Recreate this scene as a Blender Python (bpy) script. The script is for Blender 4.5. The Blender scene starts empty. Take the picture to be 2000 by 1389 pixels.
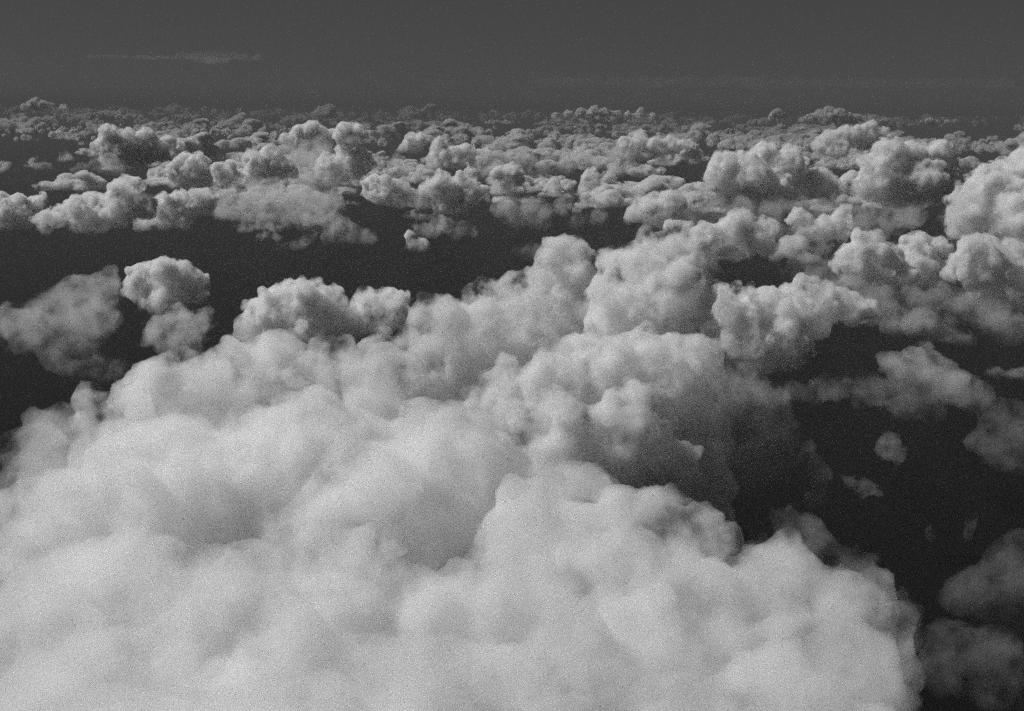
import bpy, bmesh, math, random, time
import numpy as np
from mathutils import Matrix, Vector

T0 = time.time()
sc = bpy.context.scene

# ------------------------------------------------------------------ camera
F = 40.0 / 37.0 * 2000.0            # focal length in photograph pixels
H = 3000.0                          # height of the aircraft above the sea, m
HORIZON = 212.0                     # photograph row of the horizon at mid width
cam_data = bpy.data.cameras.new('camera')
cam = bpy.data.objects.new('camera', cam_data)
sc.collection.objects.link(cam)
sc.camera = cam
cam_data.sensor_width = 37.0
cam_data.lens = 40.0
cam_data.clip_start = 1.0
cam_data.clip_end = 600000.0
ROT = (Matrix.Rotation(math.pi / 2 - math.atan((694.5 - HORIZON) / F), 3, 'X')
       @ Matrix.Rotation(math.radians(0.6), 3, 'Z'))
cam.location = (0.0, 0.0, H)
cam.rotation_euler = ROT.to_euler()

# ------------------------------------------------------------------ sky and sun (black and white film behind a red filter)
SUN_EL = math.radians(46.0)
SUN_AZ = math.radians(-78.0)       # from the view direction (+Y), negative = to the left
SUN = Vector((math.sin(SUN_AZ) * math.cos(SUN_EL), math.cos(SUN_AZ) * math.cos(SUN_EL), math.sin(SUN_EL)))
world = bpy.data.worlds.new('World')
sc.world = world
world.use_nodes = True
wt = world.node_tree
bg = wt.nodes['Background']
sky = wt.nodes.new('ShaderNodeTexSky')
sky.sky_type = 'NISHITA'
sky.sun_disc = False
sky.sun_elevation = SUN_EL
sky.sun_rotation = SUN_AZ
sky.altitude = 3000.0
sky.dust_density = 0.2
split = wt.nodes.new('ShaderNodeSeparateColor')      # the film saw little but the red light
wt.links.new(sky.outputs[0], split.inputs[0])
tone = wt.nodes.new('ShaderNodeMath')                # the film's flat response to the deep sky tones
tone.operation = 'POWER'
tone.inputs[1].default_value = 0.35
wt.links.new(split.outputs[0], tone.inputs[0])
wt.links.new(tone.outputs[0], bg.inputs[0])
bg.inputs[1].default_value = 0.043

sun_data = bpy.data.lights.new('sun', 'SUN')
sun_data.energy = 4.5
sun_data.angle = math.radians(0.5)
sun = bpy.data.objects.new('sun', sun_data)
sc.collection.objects.link(sun)
sun.rotation_euler = SUN.to_track_quat('Z', 'Y').to_euler()

sc.view_settings.view_transform = 'Standard'
sc.view_settings.look = 'None'
sc.view_settings.exposure = -0.15
sc.view_settings.gamma = 1.0
sc.view_settings.use_curve_mapping = False
cy = sc.cycles
cy.use_denoising = False
cy.use_adaptive_sampling = True
cy.adaptive_threshold = 0.036
cy.adaptive_min_samples = 24
cy.max_bounces = 20
cy.volume_bounces = 8
cy.diffuse_bounces = 3
cy.transmission_bounces = 4
cy.transparent_max_bounces = 48

# ------------------------------------------------------------------ materials
def cloud_material(name, density, aniso=0.35, skin=0.03, shreds=None, lo=0.40, hi=0.66, step=0.25, rise=(0.0, 0.55)):
    """Cloud droplets: scattering air inside the outline and a faint diffuse skin added at the outline, not droplets.
    The water in a cumulus grows with height above its base: RISE gives the span of the cloud's height over which it does."""
    m = bpy.data.materials.new(name)
    m.use_nodes = True
    nt = m.node_tree
    nt.nodes.clear()
    def node(kind, **inputs):
        n = nt.nodes.new(kind)
        for k, v in inputs.items():
            n.inputs[k.replace('_', ' ')].default_value = v
        return n
    out = node('ShaderNodeOutputMaterial')
    tc = node('ShaderNodeTexCoord')
    xyz = node('ShaderNodeSeparateXYZ')
    nt.links.new(tc.outputs['Generated'], xyz.inputs[0])
    height = node('ShaderNodeMapRange', From_Min=rise[0], From_Max=rise[1], To_Min=0.0, To_Max=1.0)
    height.interpolation_type = 'SMOOTHSTEP'
    nt.links.new(xyz.outputs['Z'], height.inputs['Value'])
    amount = height.outputs[0]
    if shreds:                                       # droplets thin out in patches about SHREDS metres wide
        nz = node('ShaderNodeTexNoise', Scale=1.0 / shreds, Detail=3.0, Roughness=0.62)
        mr = node('ShaderNodeMapRange', From_Min=lo, From_Max=hi)
        nt.links.new(tc.outputs['Object'], nz.inputs['Vector'])
        nt.links.new(nz.outputs['Fac'], mr.inputs['Value'])
        mul = node('ShaderNodeMath')
        mul.operation = 'MULTIPLY'
        nt.links.new(mr.outputs[0], mul.inputs[0])
        nt.links.new(amount, mul.inputs[1])
        amount = mul.outputs[0]
    dens = node('ShaderNodeMath')
    dens.operation = 'MULTIPLY'
    dens.inputs[1].default_value = density
    nt.links.new(amount, dens.inputs[0])
    face = node('ShaderNodeMath')
    face.operation = 'MULTIPLY'
    face.inputs[1].default_value = skin
    nt.links.new(height.outputs[0], face.inputs[0])
    mix = node('ShaderNodeMixShader')  # added diffuse skin, nearly transparent, so the volume has a surface
    tr = node('ShaderNodeBsdfTransparent')
    df = node('ShaderNodeBsdfDiffuse', Color=(0.9, 0.9, 0.9, 1))
    nt.links.new(face.outputs[0], mix.inputs[0])
    nt.links.new(tr.outputs[0], mix.inputs[1])
    nt.links.new(df.outputs[0], mix.inputs[2])
    nt.links.new(mix.outputs[0], out.inputs['Surface'])
    v = node('ShaderNodeVolumeScatter', Color=(1, 1, 1, 1), Anisotropy=aniso)
    nt.links.new(dens.outputs[0], v.inputs['Density'])
    nt.links.new(v.outputs[0], out.inputs['Volume'])
    m.cycles.volume_step_rate = step
    return m

MAT = {
    'near': cloud_material('near_cloud_droplets', 0.046, shreds=80.0, lo=0.41, hi=0.62, step=0.12, rise=(-0.1, 0.4)),
    'tower': cloud_material('tower_cloud_droplets', 0.055, shreds=85.0, lo=0.42, hi=0.63, step=0.16, rise=(-0.1, 0.28)),
    'mid': cloud_material('cumulus_droplets', 0.090, shreds=100.0, lo=0.42, hi=0.63, step=0.5, rise=(0.05, 0.75)),
    'far': cloud_material('far_cumulus_droplets', 0.085, skin=0.02, shreds=190.0, lo=0.42, hi=0.62, step=0.6, rise=(0.0, 0.65)),
    'thin': cloud_material('thin_cloud_droplets', 0.0075, skin=0.006, shreds=110.0, lo=0.43, hi=0.68, step=0.4, rise=(0.0, 0.7)),
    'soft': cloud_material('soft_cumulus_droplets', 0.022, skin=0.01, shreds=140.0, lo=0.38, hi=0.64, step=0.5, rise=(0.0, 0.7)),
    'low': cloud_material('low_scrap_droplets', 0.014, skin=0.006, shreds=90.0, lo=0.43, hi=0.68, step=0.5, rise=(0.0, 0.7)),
    'wisp': cloud_material('wisp_droplets', 0.0035, skin=0.002, shreds=70.0, lo=0.42, hi=0.66, step=0.4, rise=(0.0, 0.5)),
    'scrap': cloud_material('torn_scrap_droplets', 0.0120, skin=0.001, shreds=55.0, lo=0.42, hi=0.70, step=0.5, rise=(-0.6, 0.2)),
    'veil': cloud_material('high_veil_crystals', 0.00004, skin=0.0003, step=0.8, rise=(-1.0, -0.5)),
    'cirrus': cloud_material('cirrus_crystals', 0.00022, skin=0.0005, step=0.8, rise=(-1.0, -0.5)),
}

# ------------------------------------------------------------------ helpers
rng = np.random.default_rng(7)
GRAD = rng.normal(size=(256, 3))
GRAD /= np.linalg.norm(GRAD, axis=1)[:, None]
PERM = rng.permutation(256)

def perlin(p):
    i = np.floor(p).astype(np.int64)
    f = p - i
    u = f * f * f * (f * (f * 6 - 15) + 10)
    out = 0.0
    for dx in (0, 1):
        hx = PERM[(i[:, 0] + dx) & 255]
        wx = u[:, 0] if dx else 1 - u[:, 0]
        for dy in (0, 1):
            hy = PERM[(hx + i[:, 1] + dy) & 255]
            wy = wx * (u[:, 1] if dy else 1 - u[:, 1])
            for dz in (0, 1):
                g = GRAD[PERM[(hy + i[:, 2] + dz) & 255]]
                d = g[:, 0] * (f[:, 0] - dx) + g[:, 1] * (f[:, 1] - dy) + g[:, 2] * (f[:, 2] - dz)
                out = out + wy * (u[:, 2] if dz else 1 - u[:, 2]) * d
    return out

bm = bmesh.new()
bmesh.ops.create_icosphere(bm, subdivisions=2, radius=1)
bm.verts.ensure_lookup_table()
ICO_V = np.array([v.co for v in bm.verts])
ICO_F = np.array([[v.index for v in f.verts] for f in bm.faces])
bm.free()
TRIS = [0]

def remesh(me, voxel):
    o = bpy.data.objects.new('scratch', me)
    sc.collection.objects.link(o)
    m = o.modifiers.new('remesh', 'REMESH')
    m.mode = 'VOXEL'
    m.voxel_size = voxel
    out = bpy.data.meshes.new_from_object(o.evaluated_get(bpy.context.evaluated_depsgraph_get()))
    bpy.data.objects.remove(o)
    bpy.data.meshes.remove(me)
    return out

def billow(me, amp, scale, octaves, seed, warp=0.35, base=None, gain=0.56, lift=0.30):
    n = len(me.vertices)
    co = np.empty(n * 3, np.float32)
    me.vertices.foreach_get('co', co)
    co = co.reshape(-1, 3).astype(float)
    nr = np.empty(n * 3, np.float32)
    me.vertex_normals.foreach_get('vector', nr)
    nr = nr.reshape(-1, 3)
    q = co / scale + seed * 3.71
    if warp:
        q = q + warp * np.stack([perlin(q * 1.2 + 7.1), perlin(q * 1.2 + 17.3), perlin(q * 1.2 + 27.9)], 1)
    d, a = 0.0, 1.0
    for k in range(octaves):
        d = d + a * np.abs(perlin(q + 11.3 * k))
        a *= gain
        q = q * 2.13
    co = co + nr * (amp * (d - lift))[:, None]
    if base is not None:
        low = co[:, 2] < base
        co[low, 2] = base - (base - co[low, 2]) * 0.15
    me.vertices.foreach_set('co', co.astype(np.float32).ravel())
    me.update()

KEEP = [6]
def drop_crumbs(me):
    """Keep only pieces that hold at least a sixth of the vertices."""
    n = len(me.vertices)
    e = np.empty(len(me.edges) * 2, np.int32)
    me.edges.foreach_get('vertices', e)
    a, b = e[0::2], e[1::2]
    lab = np.arange(n)
    while True:
        m = np.minimum(lab[a], lab[b])
        new = lab.copy()
        np.minimum.at(new, lab[a], m)
        np.minimum.at(new, lab[b], m)
        while True:
            nxt = new[new]
            if (nxt == new).all():
                break
            new = nxt
        if (new == lab).all():
            break
        lab = new
    size = np.bincount(lab, minlength=n)
    good = size[lab] * KEEP[0] >= n
    if good.all():
        return me
    co = np.empty(n * 3, np.float32)
    me.vertices.foreach_get('co', co)
    q = np.empty(len(me.polygons) * 4, np.int32)
    me.loops.foreach_get('vertex_index', q)
    q = q.reshape(-1, 4)
    q = q[good[q[:, 0]]]
    idx = np.cumsum(good) - 1
    out = bpy.data.meshes.new(me.name)
    co = co.reshape(-1, 3)[good]
    out.vertices.add(len(co))
    out.vertices.foreach_set('co', co.ravel())
    out.loops.add(q.size)
    out.loops.foreach_set('vertex_index', idx[q].ravel().astype(np.int32))
    out.polygons.add(len(q))
    out.polygons.foreach_set('loop_start', np.arange(0, q.size, 4, dtype=np.int32))
    out.update(calc_edges=True)
    bpy.data.meshes.remove(me)
    return out

def cloud_mesh(name, spheres, voxel, amp, scale, seed=0, base=None, octaves=5, clean=True, whole=True):
    """Union of SPHERES (x, y, z, r), roughened into a cauliflower skin by billow noise."""
    s = np.array(spheres, float)
    v = (s[:, None, :3] + ICO_V[None] * s[:, None, 3:4]).reshape(-1, 3)
    f = (ICO_F[None] + (np.arange(len(s)) * len(ICO_V))[:, None, None]).reshape(-1, 3)
    me = bpy.data.meshes.new(name)
    me.vertices.add(len(v))
    me.vertices.foreach_set('co', v.astype(np.float32).ravel())
    me.loops.add(f.size)
    me.loops.foreach_set('vertex_index', f.ravel().astype(np.int32))
    me.polygons.add(len(f))
    me.polygons.foreach_set('loop_start', np.arange(0, f.size, 3, dtype=np.int32))
    me.update(calc_edges=True)
    me = remesh(me, voxel * 1.3)
    billow(me, amp, scale, 2, seed, base=base)
    me = remesh(me, voxel * 1.15)
    billow(me, amp * 0.55, scale * 0.36, 2, seed + 5, warp=0.6)
    if clean:
        me = remesh(me, voxel)
    if whole:
        me = drop_crumbs(me)
    billow(me, amp * 0.2, scale * 0.11, max(octaves - 3, 1), seed + 9, warp=0.5)
    me.polygons.foreach_set('use_smooth', np.ones(len(me.polygons), bool))
    me.name = name
    TRIS[0] += 2 * len(me.polygons)
    return me

def ray(px, py):
    return ROT @ Vector(((px - 1000.0) / F, (694.5 - py) / F, -1.0))

def at_range(px, py, dist):
    d = ray(px, py)
    return Vector((0, 0, H)) + d * (dist / d.y)

def at_drop(px, py, drop):
    d = ray(px, py)
    return Vector((0, 0, H)) + d * (-drop / d.z)

def crown(px, py, rpx, drop):
    """A lobe whose top shows at pixel (px, py) and lies DROP metres below the aircraft."""
    p = at_drop(px, py, drop)
    r = rpx * (p - Vector((0, 0, H))).length / F
    return (p.x, p.y + 0.3 * r, p.z - 0.95 * r, r)

def sprout(lobes, n, seed, low=-0.2, sub=(0.22, 0.45), foot=None, grow=1.10, cap=320.0, sway=None):
    """Smaller lobes budding from each lobe, and the body below it down to the cloud base."""
    rg = random.Random(seed)
    out = []
    for x, y, z, r in lobes:
        out.append((x, y, z, r))
        for _ in range(n):
            u = rg.uniform(low, 1.0)
            a = rg.uniform(0, math.tau)
            c = math.sqrt(1 - u * u)
            out.append((x + r * 0.86 * c * math.cos(a), y + r * 0.86 * c * math.sin(a), z + r * 0.86 * u, r * rg.uniform(*sub)))
        if foot is not None:
            zz, rb = z, r
            while zz - rb * 0.5 > foot:
                zz -= 0.7 * rb
                rb = min(rb * grow, cap)
                if sway:                          # an uneven flank, not a column
                    out.append((x + rg.uniform(-1.0, 0.7) * sway * rb, y + rg.uniform(-0.5, 1.0) * sway * rb, zz, rb * rg.uniform(0.6, 1.0)))
                    if rg.random() < 0.6:
                        a = rg.uniform(0, math.tau)
                        out.append((out[-1][0] + 0.8 * rb * math.cos(a), out[-1][1] + 0.8 * rb * math.sin(a), zz, rb * rg.uniform(0.25, 0.45)))
                else:
                    out.append((x + rg.uniform(-.2, .2) * r, y + rg.uniform(-.1, .4) * r, zz, rb))
    return out

def tag(o, label, category, group=None):
    o['label'] = label
    o['category'] = category
    if group:
        o['group'] = group

def mesh_object(name, me, material, parent=None, loc=None):
    o = bpy.data.objects.new(name, me)
    if not me.materials:
        me.materials.append(material)
    sc.collection.objects.link(o)
    if loc is not None:
        o.location = loc
    if parent is not None:
        o.parent = parent
    return o

def base_of(spheres):
    s = np.array(spheres)
    return Vector((float(s[:, 0].mean()), float(s[:, 1].mean()), float((s[:, 2] - s[:, 3]).min())))

def shifted(spheres, b):
    return [(x - b.x, y - b.y, z - b.z, r) for x, y, z, r in spheres]

def one_cloud(name, label, category, spheres, mat, voxel, amp, scale, seed, octaves=5, group=None):
    b = base_of(spheres)
    o = mesh_object(name, cloud_mesh(name, shifted(spheres, b), voxel, amp, scale, seed, octaves=octaves), MAT[mat], loc=b)
    tag(o, label, category, group)
    return o

def parts_cloud(name, label, category, parts, group=None):
    """parts: (part name, spheres, material, voxel, amp, scale, seed)"""
    b = base_of(sum((p[1] for p in parts), []))
    root = bpy.data.objects.new(name, None)
    root.location = b
    sc.collection.objects.link(root)
    tag(root, label, category, group)
    for pname, sph, mat, voxel, amp, scale, seed in parts:
        mesh_object(pname, cloud_mesh(pname, shifted(sph, b), voxel, amp, scale, seed), MAT[mat], root)
    return root

def puffs(lobes, dist, seed, depth=0.8, n=7, sub=(0.25, 0.5)):
    """Image circles (px, py, r) of one cloud standing DIST metres off, spread in depth by about their own size."""
    rg = random.Random(seed)
    out = []
    for px, py, rp in lobes:
        d = dist + rg.uniform(-depth, depth) * rp * dist / F
        p = at_range(px, py, d)
        out.append((p.x, p.y, p.z, rp * d / F * 1.07))
    xs = [l[0] for l in lobes]
    half = (max(xs) - min(xs)) / 2
    for px, py, rp in lobes:                      # the far side of the cloud, unseen from here
        if rp > 0.12 * half:
            d = dist + rg.uniform(0.5, 1.2) * max(half * 0.6, rp) * dist / F
            p = at_range(px, py + 0.25 * rp, d)
            out.append((p.x, p.y, p.z, rp * d / F * 1.0))
    deep = []                                     # the body sinking away below the heads, wider than they are
    for x, y, z, r in out:
        a = rg.uniform(0, math.tau)
        deep.append((x + 0.6 * r * math.cos(a), y + 0.6 * r * math.sin(a), z - rg.uniform(0.25, 0.6) * r, r * rg.uniform(0.6, 0.95)))
    tufts = []                                    # torn tufts round the lower half
    for x, y, z, r in out:
        for _ in range(4):
            a = rg.uniform(0, math.tau)
            k = rg.uniform(0.85, 1.45)
            tufts.append((x + k * r * math.cos(a), y + k * r * math.sin(a), z - rg.uniform(-0.3, 0.6) * r, r * rg.uniform(0.16, 0.4)))
    return sprout(out, n, seed + 1, low=-0.5, sub=sub) + deep + tufts

# ------------------------------------------------------------------ the setting: sea and air
def sheet(name, half, z, material):
    me = bpy.data.meshes.new(name)
    me.from_pydata([(-half, -half, z), (half, -half, z), (half, half, z), (-half, half, z)], [], [(0, 1, 2, 3)])
    me.materials.append(material)
    o = bpy.data.objects.new(name, me)
    sc.collection.objects.link(o)
    o['kind'] = 'structure'
    return o

sea_mat = bpy.data.materials.new('dark_sea_water')
sea_mat.use_nodes = True
nt = sea_mat.node_tree
p = nt.nodes['Principled BSDF']
p.inputs['Roughness'].default_value = 0.35
p.inputs['IOR'].default_value = 1.33
p.inputs['Specular IOR Level'].default_value = 0.03
tc = nt.nodes.new('ShaderNodeTexCoord')
nz = nt.nodes.new('ShaderNodeTexNoise')
nz.inputs['Scale'].default_value = 1 / 1500.0
nz.inputs['Detail'].default_value = 5
ramp = nt.nodes.new('ShaderNodeMapRange')
ramp.inputs['To Min'].default_value = 0.001
ramp.inputs['To Max'].default_value = 0.0035
nt.links.new(tc.outputs['Object'], nz.inputs['Vector'])
nt.links.new(nz.outputs['Fac'], ramp.inputs['Value'])
nt.links.new(ramp.outputs[0], p.inputs['Base Color'])
sheet('sea', 240000.0, 0.0, sea_mat)

# ------------------------------------------------------------------ the great white cloud below the aircraft
A_REAR = [(215, 765, 85, 500), (300, 708, 75, 480), (380, 692, 85, 470), (450, 667, 62, 460), (545, 659, 72, 455),
          (640, 674, 80, 455), (715, 695, 65, 455), (300, 830, 180, 458), (560, 820, 200, 452), (740, 870, 180, 452)]
A_MID = [(845, 795, 90, 458), (895, 830, 100, 425), (955, 830, 70, 470), (1050, 885, 70, 480), (1095, 880, 50, 480), (1150, 905, 70, 480),
         (1215, 958, 55, 490), (1290, 955, 60, 490), (1375, 995, 60, 500), (1438, 1015, 34, 500), (1050, 980, 150, 472), (1250, 1050, 150, 488), (1150, 1020, 130, 478)]
A_FRONT = [(150, 1070, 140, 410), (240, 1052, 100, 405), (320, 1075, 120, 402), (480, 1090, 120, 402), (630, 1055, 110, 425), (760, 1102, 90, 445),
           (850, 1172, 70, 450), (885, 1130, 100, 462), (940, 1190, 90, 458), (100, 1240, 200, 430), (350, 1220, 200, 430), (600, 1250, 200, 430), (820, 1300, 160, 438), (60, 950, 120, 480), (180, 900, 100, 480),
           (200, 1420, 240, 420), (550, 1430, 240, 420), (880, 1430, 200, 430)]
A_RIGHT = [(1000, 1130, 120, 455), (1100, 1190, 120, 470), (1250, 1180, 140, 490), (1400, 1240, 140, 510), (1450, 1120, 140, 520), (1000, 1270, 120, 445),
           (1150, 1380, 180, 455), (1350, 1400, 180, 470), (1600, 1140, 120, 565), (1530, 1060, 80, 545), (1700, 1125, 62, 575), (1745, 1190, 58, 580)]
A_LOBE = [(1560, 1215, 120, 500), (1640, 1225, 130, 510), (1700, 1290, 90, 530), (1560, 1330, 160, 490), (1700, 1400, 130, 510)]
A_RAG = [(1560, 1012, 52, 530), (1610, 1022, 40, 540), (1500, 1055, 40, 530), (1680, 1075, 55, 560), (1735, 1130, 60, 600), (1765, 1215, 50, 640)]
A_LEFT = [(85, 797, 62, 540), (130, 792, 38, 545), (40, 825, 60, 540), (60, 880, 90, 520)]
FOOT = 1250.0
SKIRT = 2050.0
def part(nm, lobes, mat, seed, n=14, amp=42.0, scale=84.0, voxel=6.5, foot=SKIRT):
    return (nm, sprout([crown(*l) for l in lobes], n, seed, foot=foot), mat, voxel, amp, scale, seed)
parts_cloud('cumulus_cloud', 'huge bright white cumulus cloud filling the foreground below the aircraft', 'cloud', [
    part('cloud_body', A_REAR + A_MID + A_FRONT + A_RIGHT + A_LOBE, 'near', 1),
    part('ragged_edge', A_RAG, 'scrap', 6, amp=60.0, foot=2100.0),
    part('side_turret', A_LEFT, 'low', 7, amp=40.0, foot=2000.0),
])

# ------------------------------------------------------------------ the towering cloud behind it
B_LOBES = [
    (3750, [(1272, 506, 60), (1322, 520, 64), (1222, 532, 60), (1186, 572, 42), (1352, 570, 50), (1290, 590, 95), (1232, 640, 78), (1338, 640, 66), (1195, 660, 60)]),
    (4150, [(1085, 483, 30), (1072, 502, 24), (1118, 490, 36), (1146, 497, 20), (1128, 535, 40), (1080, 545, 42), (1140, 585, 45), (1090, 600, 50), (1150, 530, 34), (1165, 560, 42), (1172, 612, 52), (1100, 655, 60), (1050, 600, 46)]),
    (3420, [(1160, 715, 62), (1100, 710, 60), (1060, 700, 50), (1370, 790, 52), (1375, 690, 44), (1240, 700, 70), (1320, 715, 66)]),
    (3900, [(940, 568, 28), (918, 568, 20), (962, 565, 25), (1000, 556, 28), (1035, 545, 28), (1060, 548, 30), (1000, 590, 42), (940, 600, 40)]),
    (3500, [(830, 602, 30), (860, 598, 28), (815, 627, 32), (800, 640, 20), (845, 635, 36), (800, 665, 30), (725, 680, 26), (750, 672, 20), (700, 688, 18)]),
    (3520, [(895, 628, 48), (880, 608, 30), (955, 618, 48), (1015, 612, 42), (940, 675, 60), (990, 660, 58), (1045, 650, 48), (860, 690, 50), (900, 730, 60)]),
    (3300, [(1080, 745, 70), (1180, 735, 80), (1280, 740, 84), (1340, 735, 50), (1050, 800, 80), (1150, 815, 90), (1250, 840, 90), (1330, 860, 75), (1300, 930, 75), (1380, 920, 45), (980, 760, 60)]),
    (3120, [(1215, 800, 55), (1245, 775, 34), (1110, 800, 46), (1080, 775, 30), (1160, 850, 60), (1270, 860, 60), (1060, 850, 50), (1330, 900, 50), (1230, 920, 60), (1150, 900, 50)]),
]
def tower_lobes(groups, seed):
    rg = random.Random(seed)
    l3 = []
    for dist, lobes in groups:
        for px, py, rp in lobes:
            d = dist + rg.uniform(-0.5, 0.5) * rp * dist / F
            q = at_range(px, py, d)
            l3.append((q.x, q.y, q.z, rp * d / F * 0.93))
    return l3
def tower_part(nm, groups, mat, seed, foot, n=18, amp=52.0, scale=100.0, voxel=8.8):
    return (nm, sprout(tower_lobes(groups, seed), n, seed, foot=foot, low=-0.4, cap=230.0, sway=0.6), mat, voxel, amp, scale, seed)
parts_cloud('cumulus_cloud', 'tall grey white cumulus tower rising behind the bright foreground cloud', 'cloud', [
    tower_part('cloud_body', B_LOBES, 'tower', 23, 1650),
    tower_part('shaded_flank', [(3350, [(1425, 720, 46), (1465, 755, 46), (1505, 795, 44), (1540, 845, 40), (1440, 800, 60), (1490, 870, 52), (1420, 890, 55), (1550, 900, 30), (1440, 950, 42), (1395, 930, 46), (1400, 660, 34), (1510, 930, 26)])], 'low', 17, 1850, n=10, amp=70.0, scale=120.0, voxel=10.0),
])

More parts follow.
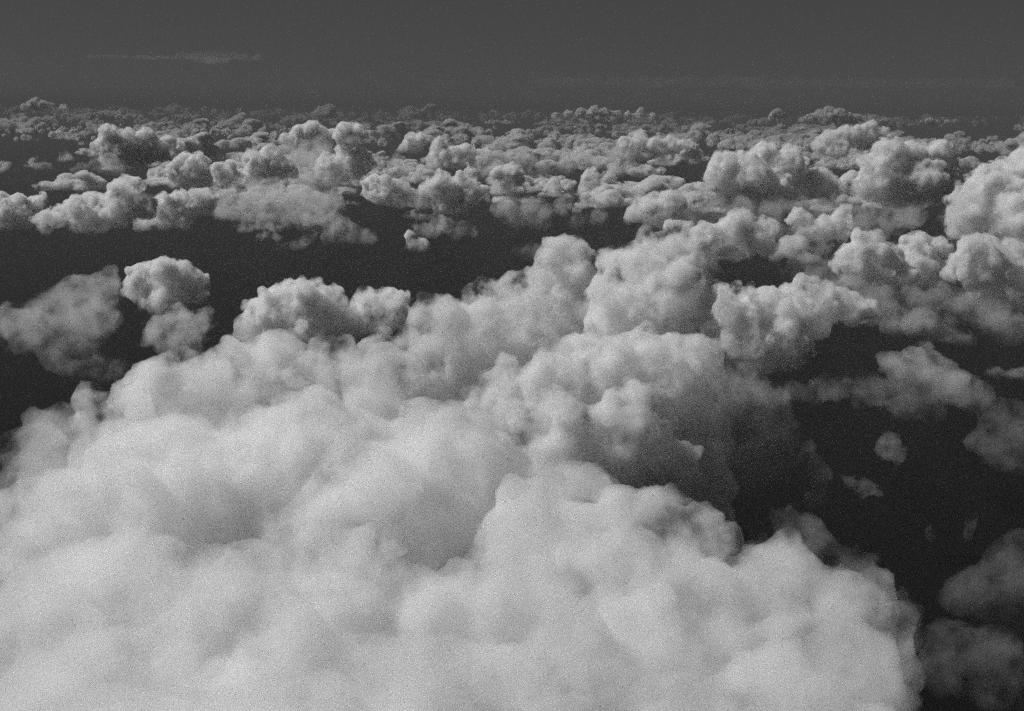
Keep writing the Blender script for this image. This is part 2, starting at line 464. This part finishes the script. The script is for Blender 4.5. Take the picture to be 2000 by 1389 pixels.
# ------------------------------------------------------------------ single clouds of the middle distance
SINGLE = [
    # label, distance, material, lobes
    ('separate rounded cumulus cloud just behind the left rim of the foreground cloud', 4900, 'mid', [(530, 602, 36), (484, 645, 24), (690, 640, 24), (560, 588, 42), (620, 588, 38), (652, 582, 24), (650, 566, 11), (502, 625, 34), (560, 640, 50), (630, 640, 45), (595, 572, 28)]),
    ('small twin topped cumulus cloud between rounded cloud and tower', 5000, 'mid', [(690, 615, 20), (780, 612, 26), (715, 588, 28), (760, 585, 27), (785, 582, 17), (745, 618, 40), (705, 620, 20)]),
    ('bright domed cumulus cloud alone over the dark sea', 6800, 'mid', [(252, 563, 14), (398, 548, 13), (300, 575, 24), (370, 568, 26), (285, 545, 32), (320, 535, 34), (355, 540, 32), (380, 536, 16), (330, 570, 33), (265, 552, 17)]),
    ('long dim ragged cloud reaching up beside the bright domed cloud', 6300, 'thin', [(205, 558, 34), (216, 532, 16), (150, 580, 45), (100, 602, 40), (60, 630, 45), (180, 620, 50), (120, 650, 55), (30, 630, 40), (150, 690, 34)]),
    ('dim soft low cloud with an upturned end below the bright domed cloud', 5900, 'low', [(345, 640, 40), (390, 625, 25), (406, 608, 14), (310, 645, 28), (350, 665, 35)]),
    ('faint dark scrap of cloud above the foreground rim', 5000, 'wisp', [(190, 715, 26), (232, 714, 20), (145, 720, 22), (100, 700, 24)]),
    ('long cumulus bank with one raised turret over the dark sea', 9500, 'mid', [(245, 366, 24), (262, 358, 15), (228, 376, 18), (250, 395, 30), (185, 400, 27), (150, 410, 27), (120, 420, 21), (85, 430, 20), (215, 415, 28), (160, 432, 24), (190, 430, 25), (283, 402, 24)]),
    ('two lobed cloud at the end of the long bank', 9900, 'mid', [(35, 402, 24), (85, 382, 9), (70, 396, 17), (45, 420, 24), (5, 412, 32)]),
    ('low cumulus cloud trailing from the turreted bank', 10000, 'mid', [(318, 398, 22), (355, 394, 24), (395, 392, 25), (310, 425, 20), (280, 435, 16), (350, 420, 22)]),
    ('broad bright cumulus cluster ahead of the far cloud field', 14500, 'mid', [(215, 262, 19), (250, 267, 18), (285, 272, 22), (200, 286, 17), (235, 291, 28), (275, 296, 30), (302, 292, 20), (325, 274, 12), (324, 292, 16), (350, 283, 11), (340, 302, 14)]),
    ('slim dim cloud below the broad bright cluster', 12500, 'thin', [(215, 310, 15), (190, 320, 15), (160, 328, 13), (225, 326, 18), (140, 332, 8)]),
    ('smooth rounded cumulus cloud beside the bright knobbly turret', 11800, 'mid', [(365, 322, 25), (385, 317, 20), (340, 336, 18), (370, 345, 26), (395, 345, 22)]),
    ('bright knobbly cumulus turret between darker clouds', 11500, 'mid', [(425, 328, 12), (448, 340, 16), (452, 320, 10), (440, 356, 14), (470, 348, 12)]),
    ('cumulus group with a curled rim behind the knobbly turret', 11900, 'mid', [(490, 302, 14), (525, 300, 17), (541, 316, 15), (500, 325, 20), (530, 340, 20), (480, 350, 16), (560, 330, 18)]),
    ('dim spreading cloud mass over the dark gap', 10300, 'thin', [(430, 400, 25), (460, 388, 25), (500, 388, 28), (540, 384, 25), (572, 396, 30), (612, 400, 30), (480, 420, 25), (540, 420, 25), (590, 430, 22), (640, 420, 25), (650, 392, 25), (600, 372, 25)]),
    ('thin slanting scrap of cloud over the dark gap', 8800, 'thin', [(555, 483, 9), (575, 476, 12), (600, 466, 12), (615, 456, 8), (540, 490, 7), (590, 478, 10)]),
    ('dim flat cloud above the slanting scrap', 9300, 'thin', [(595, 440, 14), (650, 456, 21), (690, 456, 20), (720, 462, 17), (670, 442, 20), (735, 459, 8)]),
    ('bright crowned cumulus cloud with a dark lower body', 12000, 'mid', [(675, 254, 17), (700, 257, 16), (712, 263, 10), (665, 263, 10), (665, 294, 12), (690, 294, 14), (710, 299, 12), (685, 325, 32), (702, 318, 18), (670, 348, 25), (640, 320, 22)]),
    ('bright cumulus cloud with a sloping shoulder beside the dark gap', 10400, 'mid', [(730, 358, 18), (752, 354, 15), (776, 364, 16), (740, 377, 22), (770, 382, 20), (800, 378, 17), (720, 377, 12)]),
    ('small bright pair of turrets behind the sloping shoulder cloud', 13500, 'mid', [(805, 272, 14), (825, 270, 12), (815, 287, 14), (790, 290, 12)]),
    ('wide cumulus cloud in the middle of the field', 12200, 'mid', [(860, 292, 20), (882, 306, 22), (910, 302, 20), (940, 312, 20), (850, 317, 18)]),
    ('slanting cumulus cloud with a long bright top', 10700, 'mid', [(860, 352, 20), (900, 347, 14), (840, 366, 17), (880, 376, 28), (920, 376, 22), (945, 372, 11), (900, 396, 22), (870, 400, 20)]),
    ('grey cumulus cloud next to the slanting one', 11300, 'mid', [(975, 337, 14), (1000, 332, 16), (1012, 346, 12), (985, 366, 18), (1005, 381, 15)]),
    ('little leaning cumulus tuft over the dark sea', 10900, 'mid', [(1082, 354, 9), (1084, 366, 13), (1072, 374, 12)]),
    ('little upright cumulus tuft over the dark sea', 11300, 'mid', [(1155, 341, 15), (1146, 356, 12), (1165, 351, 12), (1140, 366, 8)]),
    ('spread of dim low cloud in front of the two tufts', 9800, 'thin', [(990, 402, 22), (1030, 400, 20), (1060, 411, 20), (1100, 396, 16), (1112, 381, 13), (1010, 430, 18), (1060, 432, 20), (1130, 428, 16), (1170, 420, 16)]),
    ('small lone cumulus puff in the dark gap', 8700, 'mid', [(800, 458, 9), (808, 470, 13), (822, 478, 13), (801, 485, 10), (830, 476, 8)]),
    ('dim double puff beside the lone one', 9000, 'thin', [(850, 433, 12), (875, 441, 14), (905, 441, 14), (920, 450, 12), (890, 460, 12), (860, 446, 10)]),
    ('thin ragged scrap touching the side of the tower', 6500, 'thin', [(1010, 492, 12), (1040, 486, 16), (1058, 496, 14), (1030, 500, 14)]),
    ('compact knobbly cumulus cloud behind the tower', 7500, 'mid', [(1310, 392, 23), (1328, 396, 14), (1270, 396, 18), (1246, 396, 12), (1240, 416, 18), (1275, 420, 24), (1305, 426, 20), (1230, 421, 11)]),
    ('small bright cloud between the knobbly cloud and the tower', 6600, 'mid', [(1320, 442, 14), (1345, 447, 16), (1305, 438, 10), (1330, 465, 18)]),
    ('large lumpy cumulus cloud with several sunlit heads', 8600, 'mid', [(1415, 317, 24), (1440, 312, 18), (1400, 332, 18), (1405, 352, 25), (1452, 322, 15), (1490, 303, 26), (1545, 302, 22), (1520, 322, 28), (1470, 342, 35), (1510, 362, 35), (1560, 332, 20), (1440, 366, 35), (1482, 386, 30), (1600, 352, 28), (1580, 362, 25), (1612, 377, 20), (1545, 386, 25)]),
    ('bright sliver of cloud against the dark domed cloud', 8900, 'mid', [(1665, 346, 14), (1650, 357, 12), (1672, 366, 12), (1655, 375, 12)]),
    ('dark domed cumulus cloud with a bright round head', 8000, 'mid', [(1735, 303, 32), (1700, 312, 22), (1780, 312, 34), (1740, 346, 48), (1800, 351, 44), (1702, 352, 28), (1830, 366, 30), (1760, 386, 40), (1835, 297, 24), (1815, 302, 16), (1850, 312, 18), (1842, 332, 20)]),
    ('big pale smooth cumulus dome beside the dark domed cloud', 6300, 'mid', [(1930, 372, 45), (1900, 402, 40), (1965, 355, 48), (2020, 345, 60), (1880, 432, 30), (1940, 442, 60), (2000, 425, 70), (1862, 440, 14)]),
    ('pair of bright cumulus heads below the dark domed cloud', 6500, 'mid', [(1785, 478, 27), (1765, 502, 22), (1810, 492, 18), (1835, 473, 14), (1840, 492, 18), (1790, 522, 38), (1820, 535, 32)]),
    ('broad smooth cumulus cloud with a dark underside', 6000, 'mid', [(1690, 488, 34), (1655, 503, 27), (1720, 502, 34), (1690, 528, 42), (1740, 525, 38), (1720, 550, 30), (1770, 552, 32)]),
    ('soft bright cumulus cloud below the pale dome', 5200, 'mid', [(1905, 478, 25), (1890, 492, 22), (1930, 482, 25), (1880, 512, 25), (1920, 522, 40), (1965, 505, 42), (1862, 532, 20), (2000, 540, 50), (1950, 570, 40)]),
    ('ragged cumulus cloud standing beside the tower', 5900, 'mid', [(1440, 432, 25), (1455, 422, 15), (1420, 442, 20), (1490, 442, 20), (1506, 437, 12), (1380, 462, 28), (1362, 472, 20), (1410, 472, 30), (1455, 472, 30), (1490, 472, 24), (1370, 502, 24), (1390, 530, 20)]),
    ('slanting streaked cloud between the ragged and smooth clouds', 6400, 'mid', [(1560, 420, 15), (1546, 427, 10), (1576, 427, 12), (1610, 442, 22), (1640, 427, 18), (1650, 412, 14), (1570, 466, 22), (1540, 480, 20), (1515, 500, 14), (1600, 466, 25), (1630, 452, 20), (1650, 442, 20)]),
    ('dim shaded cloud in the hollow under the dark dome', 6900, 'thin', [(1680, 422, 25), (1740, 425, 25), (1780, 418, 25), (1720, 452, 18), (1590, 500, 30), (1560, 520, 26)]),
    ('wide grey cumulus cloud with dark hollows beside the tower', 4600, 'mid', [(1410, 573, 22), (1440, 568, 19), (1466, 563, 12), (1402, 592, 20), (1420, 612, 30), (1566, 548, 15), (1590, 549, 14), (1606, 552, 10), (1500, 594, 38), (1550, 584, 34), (1600, 584, 34), (1650, 594, 32), (1690, 607, 23), (1700, 597, 16), (1470, 622, 42), (1530, 632, 46), (1590, 622, 38), (1480, 668, 46), (1535, 675, 38), (1440, 658, 34), (1500, 705, 30)]),
    ('long faint cloud bank over the dark sea beside the tower', 4800, 'wisp', [(1550, 757, 25), (1600, 757, 30), (1650, 752, 25), (1700, 757, 35), (1760, 762, 40), (1810, 738, 24), (1820, 762, 40), (1870, 767, 30), (1912, 772, 30), (1760, 788, 30)]),
    ('dim cloud with a rounded snout over the black sea', 3900, 'wisp', [(1965, 812, 40), (1930, 842, 27), (1902, 857, 21), (1886, 862, 14), (1962, 872, 48), (2010, 845, 60)]),
    ('small faint upright puff over the black sea', 4100, 'scrap', [(1740, 866, 22), (1736, 846, 9), (1750, 882, 22), (1725, 882, 15)]),
    ('faint upright veil of cloud at the foot of the tower', 3300, 'scrap', [(1590, 902, 18), (1600, 940, 22), (1590, 970, 22), (1562, 892, 9), (1615, 922, 12), (1580, 870, 14)]),
    ('tattered faint scraps of cloud beside the upright veil', 3400, 'scrap', [(1660, 940, 12), (1690, 950, 16), (1712, 955, 12), (1641, 927, 8), (1676, 930, 8)]),
    ('thin hook shaped wisp over the black sea', 3000, 'scrap', [(1816, 1026, 6), (1811, 1040, 7), (1814, 1052, 7), (1826, 1048, 5)]),
    ('thin upright wisp next to the hook shaped one', 3000, 'scrap', [(1896, 1018, 12), (1890, 1042, 10), (1906, 1004, 8), (1886, 1056, 6)]),
    ('large dim shaded cloud low over the black sea', 2800, 'wisp', [(1965, 1112, 52), (1990, 1072, 42), (1902, 1142, 46), (1862, 1162, 34), (1942, 1172, 52), (2020, 1140, 70)]),
    ('faint grey cloud below the dim shaded one', 2500, 'wisp', [(1850, 1252, 48), (1902, 1282, 56), (1955, 1262, 50), (1822, 1302, 38), (1845, 1332, 34), (1950, 1330, 50)]),
    ('grey cloud body filling the hollow under the sunlit heads', 7900, 'thin', [(1400, 405, 26), (1450, 412, 28), (1510, 412, 28), (1560, 408, 26), (1600, 405, 22), (1640, 395, 22), (1350, 425, 22)]),
    ('dull grey cloud sheet below the smooth cloud with dark underside', 5600, 'thin', [(1480, 520, 30), (1530, 545, 24), (1600, 530, 34), (1660, 555, 34), (1720, 585, 32), (1780, 590, 34), (1840, 575, 32), (1890, 590, 34), (1940, 610, 36), (1830, 620, 26), (1980, 640, 40)]),
    ('broken dim cloud layer under the middle of the field', 11800, 'thin', [(740, 320, 24), (780, 325, 24), (820, 335, 22), (780, 345, 20), (930, 340, 22), (970, 310, 24), (1020, 315, 24), (1060, 325, 22), (1110, 320, 22), (1150, 312, 22), (1200, 305, 24), (1040, 350, 14)]),
    ('dim cloud layer linking the knobbly turret and the crowned cloud', 12600, 'thin', [(400, 300, 20), (440, 295, 20), (560, 300, 22), (600, 305, 26), (630, 285, 22), (600, 335, 26), (580, 355, 22), (640, 355, 24), (520, 360, 20), (690, 370, 18)]),
    ('bright jumble of cumulus heads in front of the far field', 13800, 'mid', [(585, 262, 18), (610, 252, 18), (630, 262, 16), (570, 278, 14), (605, 280, 18), (640, 283, 14), (555, 268, 10), (650, 262, 10)]),
    ('row of sunlit cumulus heads beyond the little tufts', 14000, 'mid', [(1220, 282, 16), (1250, 275, 18), (1280, 285, 18), (1310, 280, 16), (1340, 290, 18), (1235, 298, 18), (1300, 302, 18), (1360, 305, 14)]),
    ('sunlit cumulus row just under the tall horizon cloud', 13000, 'mid', [(1620, 270, 18), (1650, 258, 16), (1680, 262, 18), (1700, 248, 14), (1720, 262, 16), (1600, 285, 16), (1640, 290, 20), (1690, 285, 18)]),
    ('tall distant cumulus bank standing above the horizon', 52000, 'far', [(1580, 232, 10), (1600, 226, 12), (1620, 220, 12), (1640, 221, 10), (1655, 228, 10), (1670, 231, 10), (1610, 233, 12), (1640, 234, 12), (1690, 234, 7), (1565, 234, 6)]),
    ('tiny distant cumulus tower with two heads on the horizon', 50000, 'far', [(1512, 222, 7), (1520, 216, 6), (1528, 224, 6), (1505, 230, 6), (1522, 230, 8)]),
    ('thin line of distant cumulus heads over the dark far sea', 56000, 'far', [(1800, 238, 5), (1815, 235, 7), (1830, 238, 6), (1850, 238, 6), (1866, 236, 5), (1785, 239, 4)]),
    ('distant ragged cumulus tower rising from the fading end of the horizon rim', 48000, 'far', [(70, 198, 8), (60, 203, 8), (85, 202, 7), (75, 208, 9), (100, 207, 7), (45, 208, 6), (125, 210, 8)]),
    ('distant row of crisp cumulus heads along the middle horizon', 46000, 'far', [(1110, 222, 9), (1135, 219, 9), (1160, 216, 10), (1180, 221, 10), (1205, 224, 9), (1150, 228, 10), (1228, 226, 9), (1252, 214, 6), (1250, 224, 9), (1275, 227, 8), (1085, 226, 8)]),
]
NAMES = {'mid': 'cumulus_cloud', 'thin': 'thin_cloud', 'wisp': 'cloud_wisp', 'scrap': 'cloud_wisp', 'low': 'thin_cloud', 'far': 'cumulus_cloud', 'soft': 'cumulus_cloud'}
for k, (label, dist, mat, lobes) in enumerate(SINGLE):
    rmean = sum(l[2] for l in lobes) / len(lobes) * dist / F
    px1 = dist / F
    soft = mat not in ('mid', 'far', 'soft')
    one_cloud(NAMES[mat], label, 'cloud', puffs(lobes, dist, 100 + k, n=9, sub=(0.2, 0.45)),
              mat, max(2.1 * px1, rmean / 12) * (1.75 if soft else 1.0), rmean * (0.8 if soft else 0.58), rmean * (1.4 if soft else 0.95), 20 + k)

# ------------------------------------------------------------------ the far cloud field
def far_mesh(k):
    rg = random.Random(900 + k)
    lobes = []
    w = rg.uniform(650, 1250)
    tall = (330, 480, 620, 420)[k % 4]
    heads = [(rg.gauss(0, 0.45) * w, rg.gauss(0, 0.3) * w, rg.uniform(0.6, 1.0)) for _ in range(rg.randint(2, 4))]
    for _ in range(rg.randint(16, 26)):
        hx, hy, hh = rg.choice(heads)
        x = hx + rg.gauss(0, 0.28) * w
        y = hy + rg.gauss(0, 0.22) * w
        r = rg.uniform(80, 170)
        top = tall * hh * math.exp(-((x - hx) ** 2 + (y - hy) ** 2) / (0.1 * w * w)) * rg.uniform(0.7, 1.0)
        z = r * 0.45
        lobes.append((x, y, z, r))
        while z < top:
            z += r * 0.6
            r *= 0.93
            lobes.append((x + rg.uniform(-.4, .4) * r, y + rg.uniform(-.4, .4) * r, z, r))
    return cloud_mesh('far_cumulus', sprout(lobes, 6, k, low=-0.2), 22.0, 62.0, 120.0, seed=60 + k, base=0.0, octaves=5)
KEEP[0] = 2.0
FAR = [far_mesh(k) for k in range(12)]
KEEP[0] = 6
rg = random.Random(5)
GAPS = [(0, 310, 200, 375), (1180, 322, 1400, 380), (0, 455, 800, 520), (1660, 250, 2000, 275), (300, 400, 1000, 540), (0, 340, 130, 380)]
def project(p):
    v = ROT.transposed() @ (p - Vector((0, 0, H)))
    return 1000 + F * v.x / -v.z, 694.5 - F * v.y / -v.z
count = 0
while count < 285:
    px = rg.uniform(-40, 2040)
    row = rg.random() ** 1.6 * 185 + 16              # rows below the horizon at which the base shows
    d = ray(px, HORIZON + 0.0105 * (px - 1000) + row * 1.0)
    base = rg.uniform(1500, 1750) if row > 34 else rg.uniform(1700, 2100)
    q = Vector((0, 0, H)) + d * ((base - H) / d.z)
    dist = q.y
    if dist < 12500 or dist > 110000:
        continue
    x, y = project(q)
    if any(a < x < c and b < y < e for a, b, c, e in GAPS) and rg.random() < 0.92:
        continue
    if (x < 420 or x > 1750) and row > 45 and rg.random() < 0.6:
        continue
    k = rg.randrange(12)
    o = bpy.data.objects.new('far_cumulus_cloud', FAR[k])
    if not FAR[k].materials:
        FAR[k].materials.append(MAT['far'])
    sc.collection.objects.link(o)
    s = (0.55 + 1.2 * rg.random() ** 2.2) * (max(0.38, dist / 30000) if dist < 30000 else 1.0 + (dist - 30000) / 90000)
    o.location = q
    o.scale = (s * 1.5, s * 1.5, s * rg.uniform(0.7, 1.1))
    o.rotation_euler = (0, 0, rg.uniform(0, math.tau))
    if dist < 24000:
        tag(o, 'crisp cumulus cloud in the front ranks of the crowded far field', 'cloud', 'front ranks of the far cloud field')
    elif dist < 45000:
        tag(o, 'small sunlit cumulus cloud in the crowded middle ranks of the far field', 'cloud', 'middle ranks of the far cloud field')
    else:
        tag(o, 'tiny hazy cumulus cloud in the last ranks below the horizon', 'cloud', 'last ranks of the far cloud field')
    count += 1

# dim scraps of low cloud between the larger ones
def scrap_mesh(k):
    rg = random.Random(700 + k)
    lobes = [(0.0, 0.0, 80.0, 70.0)]
    x = y = 0.0
    for _ in range(rg.randint(6, 11)):
        x += rg.uniform(20, 75) * rg.choice((-1, 1, 1))
        y += rg.gauss(0, 35)
        lobes.append((x, y, rg.uniform(40, 120), rg.uniform(32, 75)))
    return cloud_mesh('cloud_scrap', sprout(lobes, 6, k, low=-0.5), 11.0, 55.0, 90.0, seed=80 + k, octaves=4)
KEEP[0] = 2.0
SCRAP = [scrap_mesh(k) for k in range(8)]
KEEP[0] = 6
FIELDS = [((400, 300, 1340, 440), 34, 1250), ((1360, 390, 1960, 540), 26, 1000), ((20, 285, 420, 345), 10, 1300), ((480, 440, 900, 480), 5, 1500), ((1560, 640, 1960, 760), 6, 1350)]
for (x0, y0, x1, y1), number, drop in FIELDS:
    for _ in range(number):
        px, py = rg.uniform(x0, x1), rg.uniform(y0, y1)
        k = rg.randrange(8)
        if not SCRAP[k].materials:
            SCRAP[k].materials.append(MAT['low'])
        o = bpy.data.objects.new('cloud_scrap', SCRAP[k])
        sc.collection.objects.link(o)
        o.location = at_drop(px, py, drop * rg.uniform(0.9, 1.1))
        s = rg.uniform(0.7, 1.7)
        o.scale = (s, s, s * rg.uniform(0.7, 1.1))
        o.rotation_euler = (0, 0, rg.uniform(0, math.tau))
        tag(o, 'small dim ragged scrap of low cloud between larger cumulus clouds', 'cloud', 'dim scraps between the clouds')

# a faint streak of high cloud
hi = []
for k in range(60):
    px = 175 + 5.6 * k
    belly = math.exp(-((px - 412) / 30.0) ** 2)
    hi.append((px, 111 + 5 * belly + 0.012 * (px - 300) + rg.gauss(0, 1.0), 4.4 + 3.0 * belly + rg.uniform(-1.0, 1.2)))
    if px > 340:
        hi.append((px + rg.gauss(0, 8), 101 + 0.04 * (px - 400) + rg.gauss(0, 1.2), rg.uniform(2.4, 3.8)))
one_cloud('cirrus_streak', 'faint pale streak of high cloud in the dark sky', 'cloud', puffs(hi, 70000, 300, n=2), 'cirrus', 80.0, 110.0, 500.0, 91, octaves=4)

band = [(1050 + 8.5 * k, 158 + 0.004 * 8.5 * k + rg.gauss(0, 1.0), 9.0 + rg.uniform(-2.0, 4.0)) for k in range(110)]
one_cloud('cirrus_streak', 'very faint long pale band of high cloud just above the far horizon clouds', 'cloud', puffs(band, 80000, 301, n=1), 'veil', 150.0, 160.0, 900.0, 92, octaves=4)

# the countless smaller clouds among them, a carpet towards the horizon
carpet = []
made = 0
while made < 260:
    px = rg.uniform(-40, 2040)
    row = rg.random() ** 1.4 * 62 + 20
    d = ray(px, HORIZON + 0.0105 * (px - 1000) + row)
    base = rg.uniform(1550, 1800)
    q = Vector((0, 0, H)) + d * ((base - H) / d.z)
    x, y = project(q)
    if q.y < 26000 or q.y > 100000 or any(a < x < c and b < y < e for a, b, c, e in GAPS):
        continue
    made += 1
    w = rg.uniform(160, 420)
    for _ in range(5):
        r = rg.uniform(90, 210)
        carpet.append((q.x + rg.gauss(0, w), q.y + rg.gauss(0, w), base + r * rg.uniform(0.5, 1.3), r))
b = base_of(carpet)
o = mesh_object('cloud_carpet', cloud_mesh('cloud_carpet', shifted(carpet, b), 62.0, 75.0, 150.0, 78, octaves=4, whole=False), MAT['far'], loc=b)
o['kind'] = 'stuff'
o['label'] = 'carpet of tiny ragged clouds among the far cumulus'

# the last clouds before the horizon melt into one rim
rim = []
for _ in range(170):
    px = rg.uniform(-60, 2060)
    d = rg.uniform(95000, 150000)
    p3 = at_range(px, 212 + 0.0105 * (px - 1000), d)
    z = rg.uniform(1900, 2450)
    for _ in range(5):
        rim.append((p3.x + rg.gauss(0, 900), p3.y + rg.gauss(0, 900), z + rg.uniform(-150, 250), rg.uniform(250, 520)))
b = base_of(rim)
o = mesh_object('cloud_rim', cloud_mesh('cloud_rim', shifted(rim, b), 190.0, 170.0, 420.0, 77, octaves=3, whole=False), MAT['far'], loc=b)
o['kind'] = 'stuff'
o['label'] = 'ragged line of merging cloud tops along the horizon'

# ------------------------------------------------------------------ the hazy air
me = bpy.data.meshes.new('haze')
bm = bmesh.new()
bmesh.ops.create_cube(bm, size=1.0)
bm.to_mesh(me)
bm.free()
haze = bpy.data.objects.new('haze', me)
haze.location = (0, 0, 1699.0)
haze.scale = (520000, 520000, 3400)
sc.collection.objects.link(haze)
haze['kind'] = 'stuff'
hm = bpy.data.materials.new('hazy_air')
hm.use_nodes = True
nt = hm.node_tree
nt.nodes.clear()
out = nt.nodes.new('ShaderNodeOutputMaterial')
v = nt.nodes.new('ShaderNodeVolumePrincipled')
v.inputs['Density'].default_value = 2.5e-5
v.inputs['Color'].default_value = (0.175, 0.175, 0.175, 1)
v.inputs['Density Attribute'].default_value = ''
nt.links.new(v.outputs[0], out.inputs['Volume'])
me.materials.append(hm)
print('TRIS', TRIS[0], 'TIME', time.time() - T0)
